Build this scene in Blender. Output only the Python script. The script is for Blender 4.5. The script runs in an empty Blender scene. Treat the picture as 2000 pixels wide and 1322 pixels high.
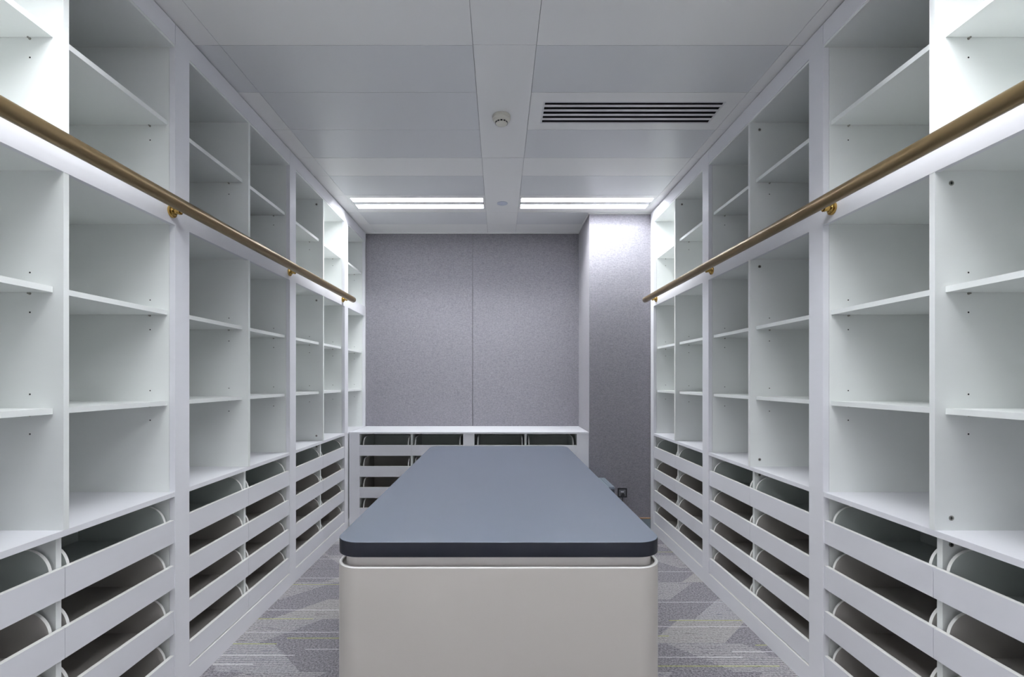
import bpy, bmesh, math
from mathutils import Matrix, Vector

S = bpy.context.scene
COL = S.collection
EYE = 1.387            # camera height
HW = 1.40              # half the width between the bookcase faces
CEIL = 2.931           # ceiling height
BACK = 5.075           # face of the back wall panels
PI = math.pi

# ------------------------------------------------------------------ camera, light, exposure
cam = bpy.data.cameras.new('camera')
cam.sensor_width = 36.0
cam.sensor_fit = 'HORIZONTAL'
cam.lens = 17.0
cam.shift_x = 25 / 2000
cam.shift_y = 81 / 2000
cam.clip_start = 0.05
camo = bpy.data.objects.new('camera', cam)
COL.objects.link(camo)
camo.location = (0, 0, EYE)
camo.rotation_euler = (PI / 2, 0, 0)
S.camera = camo

S.view_settings.view_transform = 'Standard'
S.view_settings.look = 'None'
S.view_settings.gamma = 1.0
S.view_settings.use_curve_mapping = False
S.view_settings.exposure = 0.57

TUBE_STRENGTH = 84.0   # emission of the ceiling light tubes

world = bpy.data.worlds.new('world')
S.world = world
world.use_nodes = True
world.node_tree.nodes['Background'].inputs[0].default_value = (0.8, 0.88, 1.0, 1)
world.node_tree.nodes['Background'].inputs[1].default_value = 0.02


# ------------------------------------------------------------------ materials
def mat(name, color, rough=0.5, metal=0.0, spec=0.5, bump=None, var=0.0, var_scale=(2, 2, 2), coat=0.0):
    m = bpy.data.materials.new(name)
    m.use_nodes = True
    nt = m.node_tree
    b = nt.nodes['Principled BSDF']
    b.inputs['Base Color'].default_value = (*color, 1)
    b.inputs['Roughness'].default_value = rough
    b.inputs['Metallic'].default_value = metal
    b.inputs['Specular IOR Level'].default_value = spec
    b.inputs['Coat Weight'].default_value = coat
    tc = nt.nodes.new('ShaderNodeTexCoord')
    if var > 0:
        mp = nt.nodes.new('ShaderNodeMapping')
        mp.inputs['Scale'].default_value = var_scale
        nz = nt.nodes.new('ShaderNodeTexNoise')
        nz.inputs['Scale'].default_value = 1.0
        nz.inputs['Detail'].default_value = 3.0
        mx = nt.nodes.new('ShaderNodeMix')
        mx.data_type = 'RGBA'
        lo = tuple(c * (1 - var) for c in color)
        hi = tuple(min(1, c * (1 + var)) for c in color)
        mx.inputs[6].default_value = (*lo, 1)
        mx.inputs[7].default_value = (*hi, 1)
        nt.links.new(tc.outputs['Object'], mp.inputs[0])
        nt.links.new(mp.outputs[0], nz.inputs['Vector'])
        nt.links.new(nz.outputs['Fac'], mx.inputs[0])
        nt.links.new(mx.outputs[2], b.inputs['Base Color'])
    if bump:
        sc, strength = bump
        nz2 = nt.nodes.new('ShaderNodeTexNoise')
        nz2.inputs['Scale'].default_value = sc
        bp = nt.nodes.new('ShaderNodeBump')
        bp.inputs['Strength'].default_value = strength
        bp.inputs['Distance'].default_value = 0.002
        nt.links.new(tc.outputs['Object'], nz2.inputs['Vector'])
        nt.links.new(nz2.outputs['Fac'], bp.inputs['Height'])
        nt.links.new(bp.outputs[0], b.inputs['Normal'])
    return m


M = {}
M['frame'] = mat('white_frame_laminate', (0.845, 0.85, 0.89), 0.42, var=0.012, var_scale=(3, 3, 40))
M['carcass'] = mat('white_carcass_laminate', (0.872, 0.898, 0.884), 0.45, var=0.012, var_scale=(3, 3, 30))
M['drawerbox'] = mat('drawer_board', (0.50, 0.475, 0.45), 0.5, var=0.015, var_scale=(6, 6, 20))
M['drawerbox_top'] = mat('drawer_board_bounce_tint', (0.52, 0.56, 0.54), 0.5, var=0.015, var_scale=(6, 6, 20))  # top row only: greenish bounced light put into the board colour
M['front'] = mat('drawer_front_laminate', (0.79, 0.795, 0.838), 0.42, var=0.012, var_scale=(3, 3, 40))
M['edge'] = mat('cream_edge_band', (0.90, 0.90, 0.87), 0.4)
M['hole'] = mat('dark_peg_hole', (0.02, 0.02, 0.02), 0.8)
M['steel'] = mat('steel_fitting', (0.42, 0.41, 0.38), 0.35, metal=1.0)
M['brass_tube'] = mat('aged_brass_tube', (0.195, 0.138, 0.066), 0.34, metal=0.7, var=0.02, var_scale=(40, 3, 40))
M['brass'] = mat('polished_brass', (0.46, 0.30, 0.09), 0.22, metal=1.0)
M['ceil_light'] = mat('plain_ceiling_panel', (0.895, 0.895, 0.885), 0.36, spec=0.4)
M['ceil_dark'] = mat('microperforated_ceiling_panel', (0.765, 0.777, 0.79), 0.32, spec=0.5)
M['ceil_back'] = mat('ceiling_void', (0.18, 0.18, 0.19), 0.8)
M['wallpaint'] = mat('painted_plaster', (0.88, 0.88, 0.89), 0.7)
M['vent_white'] = mat('vent_bar_paint', (0.76, 0.76, 0.77), 0.4)
M['vane'] = mat('vent_vane', (0.06, 0.06, 0.075), 0.5)
M['vent_dark'] = mat('vent_cavity', (0.02, 0.02, 0.028), 0.6)
M['detector'] = mat('ivory_plastic', (0.76, 0.74, 0.66), 0.4)
M['black'] = mat('black_plastic', (0.012, 0.012, 0.015), 0.35)
M['disc'] = mat('bluish_plastic_cover', (0.58, 0.62, 0.72), 0.3)
M['body'] = mat('warm_grey_lacquer', (0.465, 0.438, 0.405), 0.30, var=0.01)
M['rim'] = mat('painted_rim_highlight', (0.86, 0.85, 0.83), 0.25)  # near-white colour stands in for the highlight along the body rim
M['neck'] = mat('pale_taupe_lacquer', (0.74, 0.70, 0.67), 0.4)
M['top'] = mat('blue_grey_laminate', (0.108, 0.128, 0.168), 0.38, spec=0.55, var=0.05, var_scale=(1.5, 1.0, 1))
M['top_edge'] = mat('dark_navy_edge_band', (0.008, 0.009, 0.016), 0.42, spec=0.3)
M['skirt'] = mat('blue_grey_skirting', (0.22, 0.27, 0.30), 0.5)
M['wood'] = mat('tan_trim', (0.33, 0.19, 0.09), 0.5)
M['device'] = mat('grey_blue_metal', (0.22, 0.26, 0.31), 0.35)
M['device_dark'] = mat('dark_front', (0.035, 0.045, 0.06), 0.4)
M['plate'] = mat('grey_socket_plate', (0.16, 0.16, 0.18), 0.4)
M['reflector'] = mat('lamp_reflector', (0.88, 0.88, 0.91), 0.35)
M['lamp_end'] = mat('lamp_end_plate', (0.30, 0.30, 0.33), 0.3, metal=0.4)
M['label'] = mat('pale_socket_switch', (0.6, 0.62, 0.66), 0.4)

m = bpy.data.materials.new('lamp_tube')
m.use_nodes = True
b = m.node_tree.nodes['Principled BSDF']
b.inputs['Base Color'].default_value = (0.9, 0.9, 0.95, 1)
b.inputs['Emission Color'].default_value = (0.955, 0.98, 1.0, 1)
b.inputs['Emission Strength'].default_value = TUBE_STRENGTH
M['tube'] = m


class NT:
    """small helper to write node maths"""
    def __init__(self, nt):
        self.nt = nt

    def m(self, op, a, b=None, c=None):
        n = self.nt.nodes.new('ShaderNodeMath')
        n.operation = op
        for i, v in enumerate((a, b, c)):
            if v is None:
                continue
            if isinstance(v, (int, float)):
                n.inputs[i].default_value = v
            else:
                self.nt.links.new(v, n.inputs[i])
        return n.outputs[0]

    def mix(self, f, a, b):
        n = self.nt.nodes.new('ShaderNodeMix')
        n.data_type = 'RGBA'
        for sock, v in ((0, f), (6, a), (7, b)):
            if isinstance(v, tuple):
                n.inputs[sock].default_value = (*v, 1)
            elif isinstance(v, (int, float)):
                n.inputs[sock].default_value = v
            else:
                self.nt.links.new(v, n.inputs[sock])
        return n.outputs[2]

    def noise(self, vec, scale, detail=2.0, rough=0.5, mapscale=None):
        if mapscale:
            mp = self.nt.nodes.new('ShaderNodeMapping')
            mp.inputs['Scale'].default_value = mapscale
            self.nt.links.new(vec, mp.inputs[0])
            vec = mp.outputs[0]
        n = self.nt.nodes.new('ShaderNodeTexNoise')
        n.inputs['Scale'].default_value = scale
        n.inputs['Detail'].default_value = detail
        n.inputs['Roughness'].default_value = rough
        self.nt.links.new(vec, n.inputs['Vector'])
        return n.outputs['Fac']


def fabric_material():
    m = bpy.data.materials.new('grey_woven_wall_fabric')
    m.use_nodes = True
    nt = m.node_tree
    bs = nt.nodes['Principled BSDF']
    bs.inputs['Roughness'].default_value = 0.85
    bs.inputs['Specular IOR Level'].default_value = 0.25
    bs.inputs['Sheen Weight'].default_value = 0.25
    bs.inputs['Sheen Roughness'].default_value = 0.5
    g = nt.nodes.new('ShaderNodeNewGeometry')
    pos = g.outputs['Position']
    k = NT(nt)
    weft = k.noise(pos, 1.0, 3.0, 0.6, (60, 60, 520))
    warp = k.noise(pos, 1.0, 2.0, 0.5, (420, 420, 60))
    big = k.noise(pos, 3.0, 2.0, 0.5)
    v = k.m('ADD', k.m('MULTIPLY', weft, 0.65), k.m('MULTIPLY', warp, 0.35))
    r = nt.nodes.new('ShaderNodeMapRange')
    r.inputs['From Min'].default_value = 0.36
    r.inputs['From Max'].default_value = 0.64
    nt.links.new(v, r.inputs['Value'])
    c = k.mix(r.outputs[0], (0.165, 0.158, 0.182), (0.345, 0.335, 0.37))
    c = k.mix(k.m('MULTIPLY', big, 0.15), c, (0.24, 0.23, 0.26))
    nt.links.new(c, bs.inputs['Base Color'])
    bp = nt.nodes.new('ShaderNodeBump')
    bp.inputs['Strength'].default_value = 0.35
    bp.inputs['Distance'].default_value = 0.001
    nt.links.new(v, bp.inputs['Height'])
    nt.links.new(bp.outputs[0], bs.inputs['Normal'])
    return m


def carpet_material():
    m = bpy.data.materials.new('striped_grey_carpet')
    m.use_nodes = True
    nt = m.node_tree
    bs = nt.nodes['Principled BSDF']
    bs.inputs['Roughness'].default_value = 0.95
    bs.inputs['Specular IOR Level'].default_value = 0.15
    g = nt.nodes.new('ShaderNodeNewGeometry')
    pos = g.outputs['Position']
    sp = nt.nodes.new('ShaderNodeSeparateXYZ')
    nt.links.new(pos, sp.inputs[0])
    X, Y = sp.outputs[0], sp.outputs[1]
    k = NT(nt)
    speck = k.noise(pos, 240.0, 3.0, 0.8)
    coarse = k.noise(pos, 95.0, 2.0, 0.6)
    r = nt.nodes.new('ShaderNodeMapRange')
    r.inputs['From Min'].default_value = 0.38
    r.inputs['From Max'].default_value = 0.62
    nt.links.new(k.m('ADD', k.m('MULTIPLY', speck, 0.6), k.m('MULTIPLY', coarse, 0.4)), r.inputs['Value'])
    sv = r.outputs[0]
    pile = k.mix(sv, (0.060, 0.056, 0.070), (0.40, 0.385, 0.41))
    # rows of slanted patches
    ROW = 0.255
    yr = k.m('DIVIDE', Y, ROW)
    row = k.m('FLOOR', yr)
    fy = k.m('FRACT', yr)
    rnd = k.m('FRACT', k.m('MULTIPLY', k.m('SINE', k.m('MULTIPLY', row, 12.9898)), 43.758))
    sgn = k.m('SUBTRACT', k.m('MULTIPLY', k.m('GREATER_THAN', rnd, 0.5), 2.0), 1.0)
    xs = k.m('ADD', k.m('ADD', k.m('DIVIDE', X, 0.82), k.m('MULTIPLY', rnd, 3.7)),
             k.m('MULTIPLY', k.m('MULTIPLY', sgn, fy), 0.30))
    fx = k.m('FRACT', xs)
    cell = k.m('FLOOR', xs)
    zone = k.m('GREATER_THAN', fx, 0.52)
    crnd = k.m('FRACT', k.m('MULTIPLY', k.m('SINE', k.m('ADD', k.m('MULTIPLY', cell, 78.233), k.m('MULTIPLY', row, 3.17))), 437.58))
    # fine ribs across the room
    ph = k.m('FRACT', k.m('DIVIDE', Y, 0.0155))
    rib = k.m('GREATER_THAN', ph, 0.52)
    ribn = k.m('MULTIPLY', k.m('GREATER_THAN', k.noise(pos, 1.0, 2.0, 0.5, (9, 60, 1)), 0.36), 0.85)
    ribc = k.mix(sv, (0.27, 0.265, 0.26), (0.62, 0.60, 0.60))
    cool = k.mix(sv, (0.11, 0.108, 0.130), (0.40, 0.395, 0.43))
    beige = k.mix(sv, (0.125, 0.115, 0.115), (0.42, 0.405, 0.40))
    zonebase = k.mix(k.m('GREATER_THAN', crnd, 0.55), pile, k.mix(k.m('GREATER_THAN', crnd, 0.8), cool, beige))
    zc = k.mix(k.m('MULTIPLY', rib, ribn), zonebase, ribc)
    col = k.mix(zone, pile, zc)
    big = k.noise(pos, 2.5, 2.0, 0.5)
    # woven accent lines (depth, from, to, kind)
    W_, G_, D_ = 0, 1, 2
    lines = [(3.389, -1.5, -0.55, W_), (2.917, -1.5, -0.3, W_), (2.492, -1.0, -0.3, W_), (2.437, -1.5, -1.03, W_),
             (2.66, -1.5, -0.3, W_), (2.36, -1.5, -1.2, W_),
             (3.28, -1.5, -0.98, G_), (2.81, -1.5, -1.08, G_), (2.599, -1.14, -0.3, G_), (2.543, -1.5, -1.17, G_),
             (3.75, -1.5, -0.4, W_), (4.0, -1.5, -0.4, D_), (3.55, -1.5, -0.4, D_), (3.18, -1.0, -0.3, D_), (4.2, -1.5, 0, W_),
             (3.02, 0.99, 1.5, W_), (2.72, 0.80, 1.5, W_), (2.42, 0.3, 1.22, W_), (2.47, 1.19, 1.5, W_),
             (2.79, 0.98, 1.5, G_), (2.62, 0.3, 0.92, G_), (2.53, 1.34, 1.5, G_), (2.345, 0.76, 1.36, G_),
             (3.36, 0.3, 0.98, G_), (3.10, 0.3, 1.0, W_), (3.5, 0.3, 1.5, W_), (3.9, 0.3, 1.5, G_), (2.25, 0.2, 1.5, W_),
             (1.9, -1.5, 0, W_), (1.7, -1.2, 1.5, G_), (1.2, -1.5, 0.9, W_), (0.6, -0.9, 1.5, G_)]
    cols = [(0.66, 0.65, 0.68), (0.42, 0.45, 0.12), (0.09, 0.085, 0.10)]
    accs = [None, None, None]
    for (yy, x0, x1, kd) in lines:
        on = k.m('MULTIPLY', k.m('COMPARE', Y, yy, 0.0033),
                 k.m('COMPARE', X, (x0 + x1) / 2, (x1 - x0) / 2))
        accs[kd] = on if accs[kd] is None else k.m('MAXIMUM', accs[kd], on)
    tex = k.m('ADD', 0.55, k.m('MULTIPLY', sv, 0.40))
    for kd in (0, 1, 2):
        col = k.mix(k.m('MULTIPLY', accs[kd], tex if kd < 2 else 0.8), col, cols[kd])
    nt.links.new(col, bs.inputs['Base Color'])
    bp = nt.nodes.new('ShaderNodeBump')
    bp.inputs['Strength'].default_value = 0.5
    bp.inputs['Distance'].default_value = 0.003
    nt.links.new(speck, bp.inputs['Height'])
    nt.links.new(bp.outputs[0], bs.inputs['Normal'])
    return m


M['fabric'] = fabric_material()
M['carpet'] = carpet_material()


# ------------------------------------------------------------------ mesh helpers
def bx(bm, x0, x1, y0, y1, z0, z1, mi=0):
    v = [bm.verts.new((x, y, z)) for x in (x0, x1) for y in (y0, y1) for z in (z0, z1)]
    out = []
    for f in ((0, 1, 3, 2), (4, 6, 7, 5), (0, 4, 5, 1), (2, 3, 7, 6), (0, 2, 6, 4), (1, 5, 7, 3)):
        fc = bm.faces.new([v[i] for i in f])
        fc.material_index = mi
        out.append(fc)
    return out


def cyl(bm, p0, p1, r0, r1=None, seg=20, mi=0, smooth=True):
    """capped cylinder or cone between two points"""
    r1 = r0 if r1 is None else r1
    p0, p1 = Vector(p0), Vector(p1)
    d = (p1 - p0).normalized()
    a = d.orthogonal().normalized()
    c = d.cross(a)
    rings = []
    for p, r in ((p0, r0), (p1, r1)):
        rings.append([bm.verts.new(p + (a * math.cos(t) + c * math.sin(t)) * r)
                      for t in [2 * PI * i / seg for i in range(seg)]])
    for i in range(seg):
        f = bm.faces.new([rings[0][i], rings[0][(i + 1) % seg], rings[1][(i + 1) % seg], rings[1][i]])
        f.smooth = smooth
        f.material_index = mi
    f = bm.faces.new(rings[0][::-1]); f.material_index = mi
    f = bm.faces.new(rings[1]); f.material_index = mi


def lathe(bm, axis0, axis, prof, seg=32, mi=0):
    """prof: list of (distance along axis, radius)"""
    p0, d = Vector(axis0), Vector(axis).normalized()
    a = d.orthogonal().normalized()
    c = d.cross(a)
    rings = []
    for t, r in prof:
        rings.append([bm.verts.new(p0 + d * t + (a * math.cos(2 * PI * i / seg) + c * math.sin(2 * PI * i / seg)) * max(r, 1e-5))
                      for i in range(seg)])
    for j in range(len(rings) - 1):
        for i in range(seg):
            f = bm.faces.new([rings[j][i], rings[j][(i + 1) % seg], rings[j + 1][(i + 1) % seg], rings[j + 1][i]])
            f.smooth = True
            f.material_index = mi
    bm.faces.new(rings[0][::-1]).material_index = mi
    bm.faces.new(rings[-1]).material_index = mi


def rrect(x0, x1, y0, y1, r, n=12):
    pts = []
    for cx, cy, a0 in ((x1 - r, y1 - r, 0), (x0 + r, y1 - r, 90), (x0 + r, y0 + r, 180), (x1 - r, y0 + r, 270)):
        for i in range(n + 1):
            a = math.radians(a0 + 90 * i / n)
            pts.append((cx + r * math.cos(a), cy + r * math.sin(a)))
    return pts


def loft(bm, levels, mi=0, cap_bottom=True, cap_top=True, smooth=True):
    """levels: list of (point list, z)"""
    rings = [[bm.verts.new((x, y, z)) for x, y in pts] for pts, z in levels]
    n = len(rings[0])
    for j in range(len(rings) - 1):
        for i in range(n):
            f = bm.faces.new([rings[j][i], rings[j][(i + 1) % n], rings[j + 1][(i + 1) % n], rings[j + 1][i]])
            f.smooth = smooth
            f.material_index = mi
    if cap_bottom:
        bm.faces.new(rings[0][::-1]).material_index = mi
    if cap_top:
        bm.faces.new(rings[-1]).material_index = mi


def mesh(name, bm, mats, bevel=0.0):
    if bevel:
        bmesh.ops.bevel(bm, geom=[e for e in bm.edges if len(e.link_faces) == 2 and e.calc_face_angle(0) > 0.6],
                        offset=bevel, segments=1, affect='EDGES', profile=0.5)
    bmesh.ops.recalc_face_normals(bm, faces=bm.faces)
    for e in bm.edges:
        if len(e.link_faces) == 2 and e.calc_face_angle(0) > 0.6:
            e.smooth = False
    me = bpy.data.meshes.new(name)
    bm.to_mesh(me)
    bm.free()
    for x in (mats if isinstance(mats, (list, tuple)) else [mats]):
        me.materials.append(x)
    return me


def link(name, me, parent=None, loc=(0, 0, 0), rotz=0.0, label=None):
    o = bpy.data.objects.new(name, me)
    COL.objects.link(o)
    o.location = loc
    o.rotation_euler = (0, 0, rotz)
    o.parent = parent
    if label:
        o['label'] = label
    return o


def boxes(name, lst, mats, parent=None, bevel=0.0, loc=(0, 0, 0), label=None):
    bm = bmesh.new()
    for b_ in lst:
        bx(bm, *b_)
    return link(name, mesh(name, bm, mats, bevel), parent, loc, 0, label)


def thing(name, label, cat, loc=(0, 0, 0), rotz=0.0, group=None):
    o = link(name, None, None, loc, rotz, label)
    o['category'] = cat
    if group:
        o['group'] = group
    return o


def structure(o):
    o['kind'] = 'structure'
    return o


# ------------------------------------------------------------------ room shell
YN = -2.6
XO = 1.91
structure(boxes('floor', [(-XO - .1, XO + .1, YN - .1, BACK + .15, -0.1, 0)], M['carpet']))
structure(boxes('wall_left', [(-XO - .1, -XO, YN - .1, BACK + .15, 0, CEIL + .12)], M['wallpaint']))
structure(boxes('wall_right', [(XO, XO + .1, YN - .1, BACK + .15, 0, CEIL + .12)], M['wallpaint']))
structure(boxes('wall_front', [(-XO, XO, YN - .1, YN, 0, CEIL + .12)], M['wallpaint']))
wb = structure(boxes('wall_back', [(-XO, XO, BACK + .016, BACK + .15, 0, CEIL + .12)], M['ceil_back']))
SEAM = -0.279
COLX, COLY = 0.834, 4.477
boxes('fabric_panel', [(-1.398, SEAM - .0025, BACK, BACK + .016, 0.0, CEIL - .012)], M['fabric'], wb, bevel=.001)
boxes('fabric_panel', [(SEAM + .0025, COLX, BACK, BACK + .016, 0.0, CEIL - .012)], M['fabric'], wb, bevel=.001)
structure(boxes('wall_column', [(COLX, XO, COLY, BACK + .016, 0, CEIL - .010)], M['fabric'], bevel=.002))
structure(boxes('baseboard_column', [(COLX + .004, 1.398, COLY - .012, COLY, 0, .105, 0), (COLX + .004, 1.398, COLY - .014, COLY, .105, .113, 1)],
                [M['skirt'], M['wood']]))
structure(boxes('trim_1', [(-1.398, COLX, BACK - .012, BACK, CEIL - .010, CEIL), (COLX - .012, COLX, COLY, BACK - .012, CEIL - .010, CEIL),
                           (COLX - .012, XO - .5, COLY - .012, COLY, CEIL - .010, CEIL)], M['ceil_light']))

# ceiling: slab with separate metal panels; the joints are real gaps
ceil = structure(boxes('ceiling', [(-XO, XO, YN, BACK + .016, CEIL + .10, CEIL + .12)], M['ceil_back']))
XL, XS0, XS1, XR = -1.289, -0.1212, 0.1722, 1.3366
G = 0.0010
ys = [2.232, 2.598, 2.985, 3.364, 3.66, 4.045, 4.452, 4.796]
per = 0.378
yn = [1.854, 1.540, 1.308, 0.930]
y = yn[-1]
while y > YN + per:
    y -= per
    yn.append(y)
yl = [YN] + sorted(yn) + ys + [BACK + .016]
LIGHT_Y = (4.105, 4.357)
TT = 0.012


def panel(x0, x1, y0, y1, m_, hole=None, name='ceiling_panel'):
    z0, z1 = CEIL, CEIL + TT
    x0 += G; x1 -= G; y0 += G; y1 -= G
    if hole:
        hx0, hx1, hy0, hy1 = hole
        lst = [(x0, x1, y0, hy0, z0, z1), (x0, x1, hy1, y1, z0, z1), (x0, hx0, hy0, hy1, z0, z1), (hx1, x1, hy0, hy1, z0, z1)]
        return boxes(name, lst, m_, ceil)
    return boxes(name, [(x0, x1, y0, y1, z0, z1)], m_, ceil, bevel=.0025)


VENT = (0.245, 1.262, 2.684, 2.910)
LX0, LX1, RX0, RX1 = -1.271, -0.136, 0.185, 1.321
lights = []
for i in range(len(yl) - 1):
    y0, y1 = yl[i], yl[i + 1]
    yc = (y0 + y1) / 2
    di = i - yl.index(ys[0])         # 0: first whole panel row in view
    left_dark = di in (0, 1, 2, 4, 6) or (di < -1 and di % 2 == 0)
    right_dark = di in (0, 2, 4, 6) or (di < -1 and di % 2 == 0)
    ldark, rdark = left_dark, right_dark
    hl = hr = None
    is_light = di in (5, -4, -11)
    if is_light:
        a = 4.105 if di == 5 else y0 + .063
        b_ = a + .252
        hl, hr = (LX0, LX1, a, b_), (RX0, RX1, a, b_)
        lights.append((a, b_, di))
        ldark = rdark = False
    if di == 1:
        hr = VENT
    panel(XL, XS0, y0, y1, M['ceil_dark'] if ldark else M['ceil_light'], hl)
    panel(XS1, XR, y0, y1, M['ceil_dark'] if rdark else M['ceil_light'], hr)
    # perimeter strips at the bookcases
    panel(-XO, XL, y0, y1, M['ceil_light'] if di != 0 else M['ceil_dark'])
    panel(XR, XO, y0, y1, M['ceil_light'])
yst = [YN, -1.5, -0.6, 0.50, 1.10, 2.229, 3.36, 4.452, 4.796, BACK + .016]
for i in range(len(yst) - 1):
    panel(XS0, XS1, yst[i], yst[i + 1], M['ceil_light'])


# ------------------------------------------------------------------ ceiling lights
def light_meshes(w):
    d = {}
    bm = bmesh.new()
    D, H = .252, .087
    t = .004
    # open tray: rim, sides and roof
    bx(bm, 0, w, 0, t, 0, H); bx(bm, 0, w, D - t, D, 0, H)
    bx(bm, 0, t, t, D - t, 0, H, 1); bx(bm, w - t, w, t, D - t, 0, H, 1)
    bx(bm, t, w - t, t, D - t, H - t, H)
    d['housing'] = mesh('housing', bm, [M['reflector'], M['lamp_end']])
    bm = bmesh.new()
    # reflector bar between the two tubes: closed wedge with a flat lip
    v = [bm.verts.new((x, yy, zz)) for x in (t, w - t) for yy, zz in ((.108, H - t), (.094, .002), (.158, .002), (.144, H - t))]
    for q in range(4):
        bm.faces.new([v[q], v[(q + 1) % 4], v[4 + (q + 1) % 4], v[4 + q]])
    bm.faces.new(v[:4]); bm.faces.new(v[4:][::-1])
    d['bar'] = mesh('reflector_bar', bm, M['reflector'])
    for nm, yc in (('t1', .051), ('t2', .201)):
        bm = bmesh.new()
        cyl(bm, (.012, yc, .048), (w - .012, yc, .048), .013, seg=20)
        d[nm] = mesh('lamp_tube', bm, M['tube'])
    return d


LM = light_meshes(LX1 - LX0)
names = {5: ['twin-tube recessed ceiling light left of the centre strip, above the back of the room',
             'twin-tube recessed ceiling light right of the centre strip, beside the fabric column'],
         -4: ['twin-tube recessed ceiling light over the island front, left side, above the frame',
              'twin-tube recessed ceiling light over the island front, right side, above the frame'],
         -11: ['twin-tube recessed ceiling light at the entrance end, left side, behind the viewer',
               'twin-tube recessed ceiling light at the entrance end, right side, behind the viewer']}
for a, b_, di in lights:
    for k_, x0 in enumerate((LX0, RX0)):
        t = thing('ceiling_light', names[di][k_], 'ceiling light', (x0, a, CEIL), 0, 'recessed twin-tube ceiling lights')
        link('housing', LM['housing'], t)
        link('reflector_bar', LM['bar'], t)
        link('lamp_tube', LM['t1'], t)
        link('lamp_tube', LM['t2'], t)

# ------------------------------------------------------------------ air vent
t = thing('ceiling_vent', 'white slotted air grille with five dark slots in the right ceiling panels', 'vent', (VENT[0], VENT[2], CEIL))
vw, vd = VENT[1] - VENT[0], VENT[3] - VENT[2]
boxes('vent_frame', [(0, vw, 0, .008, -.001, .003), (0, vw, vd - .008, vd, -.001, .003), (0, .0105, .008, vd - .008, -.001, .003), (vw - .0105, vw, .008, vd - .008, -.001, .003)], M['vent_white'], t)
boxes('duct', [(0, vw, 0, vd, .075, .08), (0, vw, 0, .003, .003, .075), (0, vw, vd - .003, vd, .003, .075), (0, .003, .003, vd - .003, .003, .075), (vw - .003, vw, .003, vd - .003, .003, .075)], M['vent_dark'], t)
for j in range(4):
    yy = .030 + j * .046
    bm = bmesh.new()
    # flat lower lip with a thin dark slanted vane above it
    bx(bm, .0105, vw - .0105, yy + .002, yy + .022, 0, .002)
    v = [bm.verts.new(p) for p in ((.0105, yy + .004, .003), (vw - .0105, yy + .004, .003), (vw - .0105, yy + .022, .03), (.0105, yy + .022, .03),
                                   (.0105, yy + .007, .003), (vw - .0105, yy + .007, .003), (vw - .0105, yy + .025, .03), (.0105, yy + .025, .03))]
    for f in ((0, 1, 2, 3), (7, 6, 5, 4), (0, 3, 7, 4), (1, 5, 6, 2), (2, 6, 7, 3), (0, 4, 5, 1)):
        bm.faces.new([v[q] for q in f])
    for f in bm.faces:
        if max(v_.co.z for v_ in f.verts) > .004:
            f.material_index = 1
    link('blade', mesh('blade', bm, [M['vent_white'], M['vane']]), t)

# ------------------------------------------------------------------ smoke detector, flat cover
t = thing('smoke_detector', 'round ivory smoke detector on the centre strip of the ceiling', 'smoke detector', (0.013, 2.83, CEIL))
bm = bmesh.new()
lathe(bm, (0, 0, 0), (0, 0, -1), [(0, .052), (.003, .053), (.018, .053), (.020, .051), (.021, .049)])
link('base', mesh('base', bm, M['detector']), t)
bm = bmesh.new()
lathe(bm, (0, 0, -.021), (0, 0, -1), [(0, .049), (.008, .047), (.014, .040), (.0155, .036), (.024, .034), (.029, .028), (.031, .015), (.0315, .0)])
link('cap', mesh('cap', bm, M['detector']), t)
for j in range(12):
    bm = bmesh.new()
    a = 2 * PI * j / 12
    bx(bm, .0335, .0365, -.006, .006, -.0035, .0035)
    bmesh.ops.transform(bm, matrix=Matrix.Rotation(a, 4, 'Z') @ Matrix.Translation((0, 0, -.0405)), verts=bm.verts)
    link('vent_slot', mesh('vent_slot', bm, M['black']), t)

bm = bmesh.new()
lathe(bm, (0, 0, 0), (0, 0, -1), [(0, .047), (.003, .047), (.005, .044), (.006, .030), (.006, 0)])
o = link('ceiling_cover', mesh('ceiling_cover', bm, M['disc']), None, (0.027, 4.226, CEIL),
         label='small flat bluish round cover on the ceiling between the two lit lamps')
o['category'] = 'ceiling cover'

# ------------------------------------------------------------------ drawers and bookcases
DEPTH = 0.50
Z_DECK = EYE - .484
PL = 0.098                                  # plinth height
DR_Z = [EYE - 1.2885, EYE - 1.0965, EYE - .9005, EYE - .7045]      # undersides of the drawer fronts
_dm = {}


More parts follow.
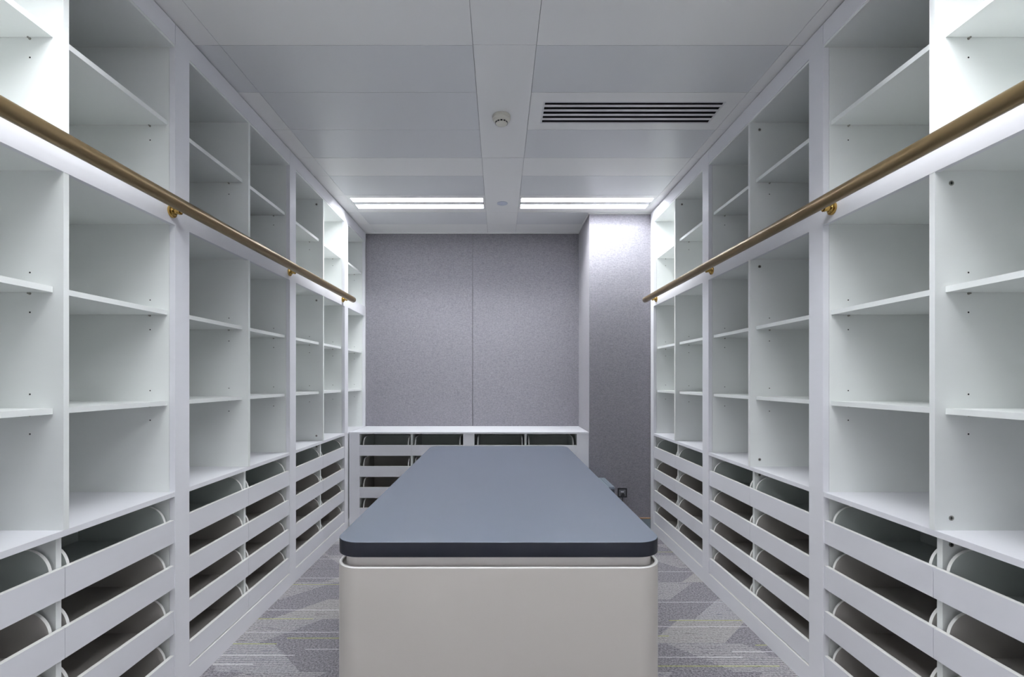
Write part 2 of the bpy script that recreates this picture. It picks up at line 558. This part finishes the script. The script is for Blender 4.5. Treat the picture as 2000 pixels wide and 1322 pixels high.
def drawer_meshes(w, depth=.40, top=False):
    """w: front width; origin at the front's lower corner"""
    key = (round(w, 4), depth, top)
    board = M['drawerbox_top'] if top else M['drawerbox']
    if key in _dm:
        return _dm[key]
    ins, th = .026, .011
    bm = bmesh.new()
    bx(bm, ins + th, w - ins - th, .021, depth, .009, .021)
    bx(bm, ins + th, w - ins - th, depth - .012, depth, .021, .150)
    body = mesh('drawer', bm, board)
    bm = bmesh.new()
    bx(bm, .001, w - .001, .005, .021, 0, .0985)
    for f in bm.faces:
        if f.calc_center_median().z > .098:
            f.material_index = 1
    front = mesh('drawer_front', bm, [M['front'], M['edge']])
    sides = []
    for a in (ins, w - ins - th):
        bm = bmesh.new()
        prof = [(.0215, .004), (.026 - .0045, .086)]
        R = .080
        prof = [(.0215, .004)] + [(.0225 + R - R * math.cos(PI / 2 * q / 14), .086 + R * math.sin(PI / 2 * q / 14)) for q in range(15)] + [(depth, .166), (depth, .004)]
        A = [bm.verts.new((a, y_, z_)) for y_, z_ in prof]
        B = [bm.verts.new((a + th, y_, z_)) for y_, z_ in prof]
        bm.faces.new(A); bm.faces.new(B[::-1])
        n = len(prof)
        for q in range(n):
            f = bm.faces.new([A[q], A[(q + 1) % n], B[(q + 1) % n], B[q]])
            f.material_index = 1
        sides.append(mesh('drawer_side', bm, [board, M['edge']]))
    _dm[key] = (body, front, sides)
    return _dm[key]


def add_drawer(parent, a, z, w):
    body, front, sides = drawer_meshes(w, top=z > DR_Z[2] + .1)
    d = link('drawer', body, parent, (a, 0, z))
    link('drawer_front', front, d)
    for s_ in sides:
        link('drawer_side', s_, d)
    return d


SH = [(EYE - .110), (EYE + .2815), (EYE + 1.101)]      # undersides of adjustable shelves
ZM0, ZM1 = EYE + .669, EYE + .767                      # mid rail
ZF = EYE + 1.448                                       # underside of the crown fascia
ZT = EYE + 1.437                                       # underside of the top board
_pin = None


def pin_mesh():
    global _pin
    if _pin is None:
        bm = bmesh.new()
        cyl(bm, (0, 0, 0), (.008, 0, 0), .0028, seg=10)
        cyl(bm, (0, 0, 0), (.0015, 0, 0), .0042, seg=12)
        _pin = mesh('shelf_pin', bm, M['steel'])
    return _pin


def panel_with_holes(name, parent, a0, a1, d0, d1, z0, z1, faces, upper, mid_lower):
    """vertical board; faces: which sides carry peg holes (-1 near a0, +1 near a1)"""
    bm = bmesh.new()
    bx(bm, a0, a1, d0, d1, z0, z1)
    for sgn in faces:
        x = a0 if sgn < 0 else a1
        for hb in SH:
            for dz in (.064, -.064):
                z = hb + dz
                if z0 < z < z1:
                    for dd in (.109,):
                        cyl(bm, (x - sgn * .001, dd, z), (x + sgn * .0004, dd, z), .0028, seg=10, mi=1)
    return link(name, mesh(name, bm, [M['carcass'], M['hole']]), parent)


_screw = {}


def screw_mesh(sgn):
    if sgn not in _screw:
        bm = bmesh.new()
        lathe(bm, (0, 0, 0), (sgn, 0, 0), [(-.001, .0082), (.0008, .0082), (.0012, .0070), (.0006, .0062), (.0005, .0)], seg=20)
        for a in (0, PI / 2):
            m_ = Matrix.Rotation(a, 4, 'X')
            vs = bx(bm, min(0, sgn * .0018), max(0, sgn * .0018), -.0045, .0045, -.001, .001, 1)
            bmesh.ops.transform(bm, matrix=m_, verts=list({v for f in vs for v in f.verts}))
        _screw[sgn] = mesh('screw_cap', bm, [M['steel'], M['hole']])
    return _screw[sgn]


def bookcase(label, origin, rotz, L, a0, a1, stiles, cols=2, drawers=True, screws=(), near=-1, sides=None, group='white bookcase units along the side walls'):
    """local frame: x along the wall, y into the depth, z up. near: local side that faces the viewer"""
    t = thing('bookcase', label, 'bookcase', origin, rotz, group)
    zf_top = CEIL - .006
    sides = sides or ([(0, -1), (PW - .020, 1)] if near < 0 else [(L - PW, -1), (L - .020, 1)])
    for s0, s1 in stiles:
        boxes('stile', [(s0, s1, 0, .025, 0, ZF)], M['frame'], t, .0008)
    boxes('crown_fascia', [(.0015, L - .0015, 0, .020, ZF, zf_top)], M['frame'], t, .0008)
    for s_, inner in sides:      # the board behind each side of a stile
        off = .0005 * -inner
        panel_with_holes('side_panel', t, s_ + max(off, 0), s_ + .020 + min(off, 0), .0265, DEPTH - .012, 0, zf_top, (inner,) if abs(inner) == 1 else (), True, True)
    boxes('back_panel', [(a0, a1, DEPTH - .020, DEPTH - .012, PL, ZT)], M['carcass'], t)
    boxes('top_board', [(a0, a1, .003, DEPTH - .020, ZT, ZT + .018)], M['carcass'], t)
    boxes('mid_rail', [(a0, a1, 0, .020, ZM0, ZM1)], M['frame'], t, .0008)
    boxes('fixed_shelf', [(a0, a1, .0203, DEPTH - .020, ZM0 + .004, ZM0 + .024)], M['carcass'], t)
    boxes('fixed_shelf', [(a0, a1, .0203, DEPTH - .020, ZM1 - .020, ZM1 - .001)], M['carcass'], t)
    boxes('deck', [(a0 + .0005, a1 - .0005, .0015, DEPTH - .020, Z_DECK - .020, Z_DECK)], M['frame'], t, .0006)
    mid = (a0 + a1) / 2
    edges = [a0, a1] if cols == 1 else [a0, mid, a1]
    if cols == 2:
        dl = panel_with_holes('divider', t, mid - .010, mid + .010, .001, DEPTH - .020, Z_DECK, ZM0 + .004, (-1, 1), False, True)
        du = panel_with_holes('divider', t, mid - .010, mid + .010, .001, DEPTH - .020, ZM1 - .001, ZT, (-1, 1), True, False)
        dd = boxes('drawer_divider', [(mid - .010, mid + .010, .026, DEPTH - .020, PL, Z_DECK - .020)], M['carcass'], t) if drawers else None
        x = mid + near * .010
        for w in screws:
            if w == 'upper':
                link('screw_cap', screw_mesh(near), du, (x, .054, ZT - .040))
            if w == 'lower':
                link('screw_cap', screw_mesh(near), dl, (x, .054, ZM0 - .036))
                link('screw_cap', screw_mesh(near), dl, (x, .054, Z_DECK + .040))
                link('screw_cap', screw_mesh(near), dd, (x, .054, Z_DECK - .045))
    for c in range(cols):
        e0 = edges[c] + (0 if c == 0 else .010)
        e1 = edges[c + 1] - (0 if c == cols - 1 else .010)
        for hb in SH:
            bm = bmesh.new()
            bx(bm, e0 + .0015, e1 - .0015, .034, DEPTH - .024, hb, hb + .019)
            sh = link('shelf', mesh('shelf', bm, M['carcass'], .0006), t)
            for px, r_ in ((e0, 0), (e1, PI)):
                link('shelf_pin', pin_mesh(), sh, (px, .109, hb - .0036), r_)
    boxes('plinth', [(a0, a1, 0, .020, 0, PL - .006), (a0, a1, .0, .020, PL - .006, PL - .0055, 1)], [M['frame'], M['edge']], t)
    boxes('bottom_board', [(a0, a1, .0203, DEPTH - .020, PL - .024, PL - .006)], M['carcass'], t)
    if drawers:
        w = (a1 - a0) / 2
        for c in range(2):
            for z in DR_Z:
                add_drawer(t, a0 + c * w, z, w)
    else:
        boxes('lower_panel', [(a0, a1, .005, .020, PL, Z_DECK - .020)], M['frame'], t)
    return t


PW = .095
base_y = [0.945, 2.09, 3.235, 4.385]
LEFT = PI / 2
bookcase('white bookcase unit on the left wall, nearest the viewer, cut by the left edge',
         (-HW, 0.945, 0), LEFT, 1.145, PW, 1.145, [(0, PW)], near=-1, sides=[(.0005, 0), (PW - .020, 1)])
bookcase('white bookcase unit with open drawers, second from the viewer on the left wall',
         (-HW, 2.09, 0), LEFT, 1.145, PW, 1.145, [(0, PW)], near=-1)
bookcase('white bookcase unit with open drawers, third from the viewer on the left wall',
         (-HW, 3.235, 0), LEFT, 1.150, PW, 1.150, [(0, PW)], near=-1, screws=('upper', 'lower'))
bookcase('narrow single-column white bookcase unit in the far left corner beside the grey fabric wall',
         (-HW, 4.385, 0), LEFT, BACK - 4.385 - .001, PW, BACK - 4.385 - .038, [(0, PW), (BACK - 4.385 - .038, BACK - 4.385 - .001)], cols=1, drawers=False,
         sides=[(0, -1), (PW - .020, 1), (BACK - 4.385 - .038, -1)])
RIGHT = -PI / 2
bookcase('white bookcase unit on the right wall, nearest the viewer, cut by the right edge',
         (HW, 2.09, 0), RIGHT, 1.145, 0, 1.145 - PW, [(1.145 - PW, 1.145)], near=1, screws=('lower',), sides=[(1.145 - PW, -1), (1.145 - .0205, 0)])
bookcase('white bookcase unit with open drawers, second from the viewer on the right wall',
         (HW, 3.235, 0), RIGHT, 1.145, 0, 1.145 - PW, [(1.145 - PW, 1.145)], near=1, screws=('upper', 'lower'))
RE = 4.470 - 4.385
bookcase('white bookcase unit farthest along the right wall, against the fabric column',
         (HW, 4.470, 0), RIGHT, 4.470 - 3.235, RE, 4.470 - 3.235 - PW, [(0, RE), (4.470 - 3.235 - PW, 4.470 - 3.235)], near=1, screws=('upper',),
         sides=[(RE - .020, 1), (4.470 - 3.235 - PW, -1), (4.470 - 3.235 - .020, 1)])

# ------------------------------------------------------------------ low drawer cabinet on the back wall
LY = 4.490
lx0, lx1 = -1.394, COLX - .002
t = thing('low_drawer_cabinet', 'low white cabinet of open drawers under the grey fabric wall, behind the island', 'cabinet', (0, LY, 0), 0)
sx = [(lx0, -1.298), (-.335, -.2306), (.7226, lx1)]
D2 = BACK - LY - .001
boxes('cabinet_top', [(lx0, lx1, -.002, D2, Z_DECK - .016, Z_DECK)], M['frame'], t, .001)
for s0, s1 in sx:
    boxes('stile', [(s0, s1, 0, .025, 0, Z_DECK - .016)], M['frame'], t, .0008)
for a, b_ in ((lx0, lx0 + .02), (-1.318, -1.298), (-.335, -.315), (-.2506, -.2306), (.7226, .7426), (lx1 - .02, lx1)):
    boxes('side_panel', [(a, b_, .0265, D2, 0, Z_DECK - .016)], M['carcass'], t)
boxes('back_panel', [(lx0 + .02, lx1 - .02, D2 - .012, D2, 0, Z_DECK - .016)], M['carcass'], t) if False else None
for a0, a1 in ((-1.298, -.335), (-.2306, .7226)):
    mid = (a0 + a1) / 2
    boxes('back_panel', [(a0, a1, D2 - .14, D2 - .13, PL, Z_DECK - .016)], M['carcass'], t)
    boxes('drawer_divider', [(mid - .010, mid + .010, .026, D2 - .14, PL, Z_DECK - .016)], M['carcass'], t)
    boxes('plinth', [(a0, a1, .0015, .020, 0, PL - .004)], M['frame'], t)
    boxes('bottom_board', [(a0, a1, .0203, D2 - .14, PL - .024, PL - .006)], M['carcass'], t)
    for c in range(2):
        for z in DR_Z:
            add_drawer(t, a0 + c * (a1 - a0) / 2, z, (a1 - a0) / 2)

# ------------------------------------------------------------------ brass rails
for sd, label, ybr in ((-1, 'round aged-brass rail running along the left bookcases on small flanges', (0.95, 2.066, 3.225, 4.32)),
                       (1, 'round aged-brass rail running along the right bookcases on small flanges', (0.93, 2.03, 3.18, 4.30))):
    t = thing('brass_rail', label, 'rail', (sd * HW, 0, 0), 0, 'brass rails on the bookcases')
    RX, RZ, RR = -sd * .089, EYE + .720, .0255
    bm = bmesh.new()
    prof = [(0, 0), (.002, RR * .55), (.006, RR * .85), (.013, RR)]
    Ly = 4.355 - .80
    prof += [(q * Ly / 40, RR) for q in range(1, 40)] + [(Ly - .013, RR), (Ly - .006, RR * .85), (Ly - .002, RR * .55), (Ly, 0)]
    prof = sorted(set(prof))
    lathe(bm, (RX, .80, RZ), (0, 1, 0), prof, seg=40)
    link('tube', mesh('tube', bm, M['brass_tube']), t)
    for yb in ybr:
        bm = bmesh.new()
        lathe(bm, (0, yb, RZ), (-sd, 0, 0), [(0, .0265), (.004, .0275), (.008, .0265), (.010, .023), (.0105, .0195), (.014, .019), (.017, .016),
                                             (.018, .012), (.030, .0115), (.032, .014), (.040, .014), (.042, .0085), (.050, .0080), (.0665, .0075)], seg=28)
        link('bracket', mesh('bracket', bm, M['brass']), t, label='polished brass bracket')

# ------------------------------------------------------------------ island
IW, IY0, IY1, IR = .4985, 1.451, 3.565, .076
ztop = .900
t = thing('island', 'large central island with rounded corners, dark blue-grey top and warm grey body', 'island', (0, IY0, 0))
IL = IY1 - IY0
OX = -.002


def ol(ins):
    return rrect(-IW + ins + OX, IW - ins + OX, ins, IL - ins, max(IR - ins, .01))


bm = bmesh.new()
loft(bm, [(ol(.0018), ztop - .0455), (ol(0), ztop - .044), (ol(0), ztop - .0022), (ol(.0007), ztop - .0008)], 1, True, False)
loft(bm, [(ol(.0007), ztop - .0008), (ol(.0018), ztop)], 0, False, False)
tp = [bm.verts.new((x, y_, ztop)) for x, y_ in ol(.0018)]
bm.faces.new(tp).material_index = 0
bmesh.ops.remove_doubles(bm, verts=bm.verts, dist=1e-6)
link('island_top', mesh('island_top', bm, [M['top'], M['top_edge']]), t, label='dark blue-grey laminate top with navy edge')
bm = bmesh.new()
loft(bm, [(ol(.021), ztop - .090), (ol(.021), ztop - .0455)])
link('neck', mesh('neck', bm, M['neck']), t, label='recessed pale neck between body and top')
bm = bmesh.new()
zr = ztop - .076
loft(bm, [(ol(-.001), .0), (ol(-.001), zr - .0022), (ol(-.0004), zr - .0007), (ol(.001), zr), (ol(.0085), zr), (ol(.0095), zr - .001), (ol(.010), zr - .009)], cap_top=True)
for f in bm.faces:
    if zr - .0015 < f.calc_center_median().z < zr + .001:
        f.material_index = 1
link('body', mesh('body', bm, [M['body'], M['rim']]), t)

# ------------------------------------------------------------------ grey equipment box and socket at the column
t = thing('equipment_box', 'small grey metal box on the floor against the fabric column, mostly behind the island', 'equipment box', (.73, 4.06, 0))
bw, bd, bh = .240, .395, .490
boxes('casing', [(0, bw, .004, bd, .012, bh - .02)], M['device'], t, .003)
boxes('front_panel', [(.002, bw - .002, 0, .0045, .014, bh - .02)], M['device_dark'], t)
boxes('lid', [(-.002, bw + .002, -.002, bd, bh - .02, bh - .004)] + [(.015 + q * .030, .021 + q * .030, .0, bd - .01, bh - .004, bh) for q in range(8)], M['device'], t, .0008)
for px in (.02, bw - .04):
    for py in (.02, bd - .04):
        boxes('foot', [(px, px + .02, py, py + .02, 0, .012)], M['black'], t)

t = thing('wall_socket', 'black-framed wall socket low on the fabric column, a black plug in it', 'socket', (1.138, COLY, EYE - 1.043))
boxes('socket_frame', [(-.043, .043, -.008, 0, -.043, -.031), (-.043, .043, -.008, 0, .031, .043), (-.043, -.031, -.008, 0, -.031, .031), (.031, .043, -.008, 0, -.031, .031)], M['black'], t, .001)
boxes('socket_plate', [(-.031, .031, -.006, 0, -.031, .031)], M['plate'], t)
boxes('switch', [(-.014, .014, -.009, -.006, .004, .016)], M['label'], t)
for px in (-.006, .006):
    boxes('socket_hole', [(px - .0015, px + .0015, -.0065, -.006, .019, .025)], M['black'], t)
t = thing('power_plug', 'black power plug and cord in the low wall socket on the column', 'plug', (1.138, COLY - .006, EYE - 1.043 - .016))
bm = bmesh.new()
loft(bm, [(rrect(-.017, .017, -.026, 0, .005, 4), -.018), (rrect(-.017, .017, -.026, 0, .005, 4), .004), (rrect(-.010, .010, -.018, 0, .005, 4), .016)])
link('plug_body', mesh('plug_body', bm, M['black']), t)
cu = bpy.data.curves.new('cord', 'CURVE')
cu.dimensions = '3D'
cu.bevel_depth = .0035
cu.bevel_resolution = 4
sp = cu.splines.new('BEZIER')
pts = [(0, -.014, -.016), (-.004, -.018, -.10), (-.02, -.03, -.26), (-.09, -.035, -.3185), (-.155, -.04, -.3185)]
sp.bezier_points.add(len(pts) - 1)
for bp_, p in zip(sp.bezier_points, pts):
    bp_.co = p
    bp_.handle_left_type = bp_.handle_right_type = 'AUTO'
cu.materials.append(M['black'])
co = bpy.data.objects.new('cord', cu)
COL.objects.link(co)
dg = bpy.context.evaluated_depsgraph_get()
me = bpy.data.meshes.new_from_object(co.evaluated_get(dg))
bpy.data.objects.remove(co)
link('cord', me, t)
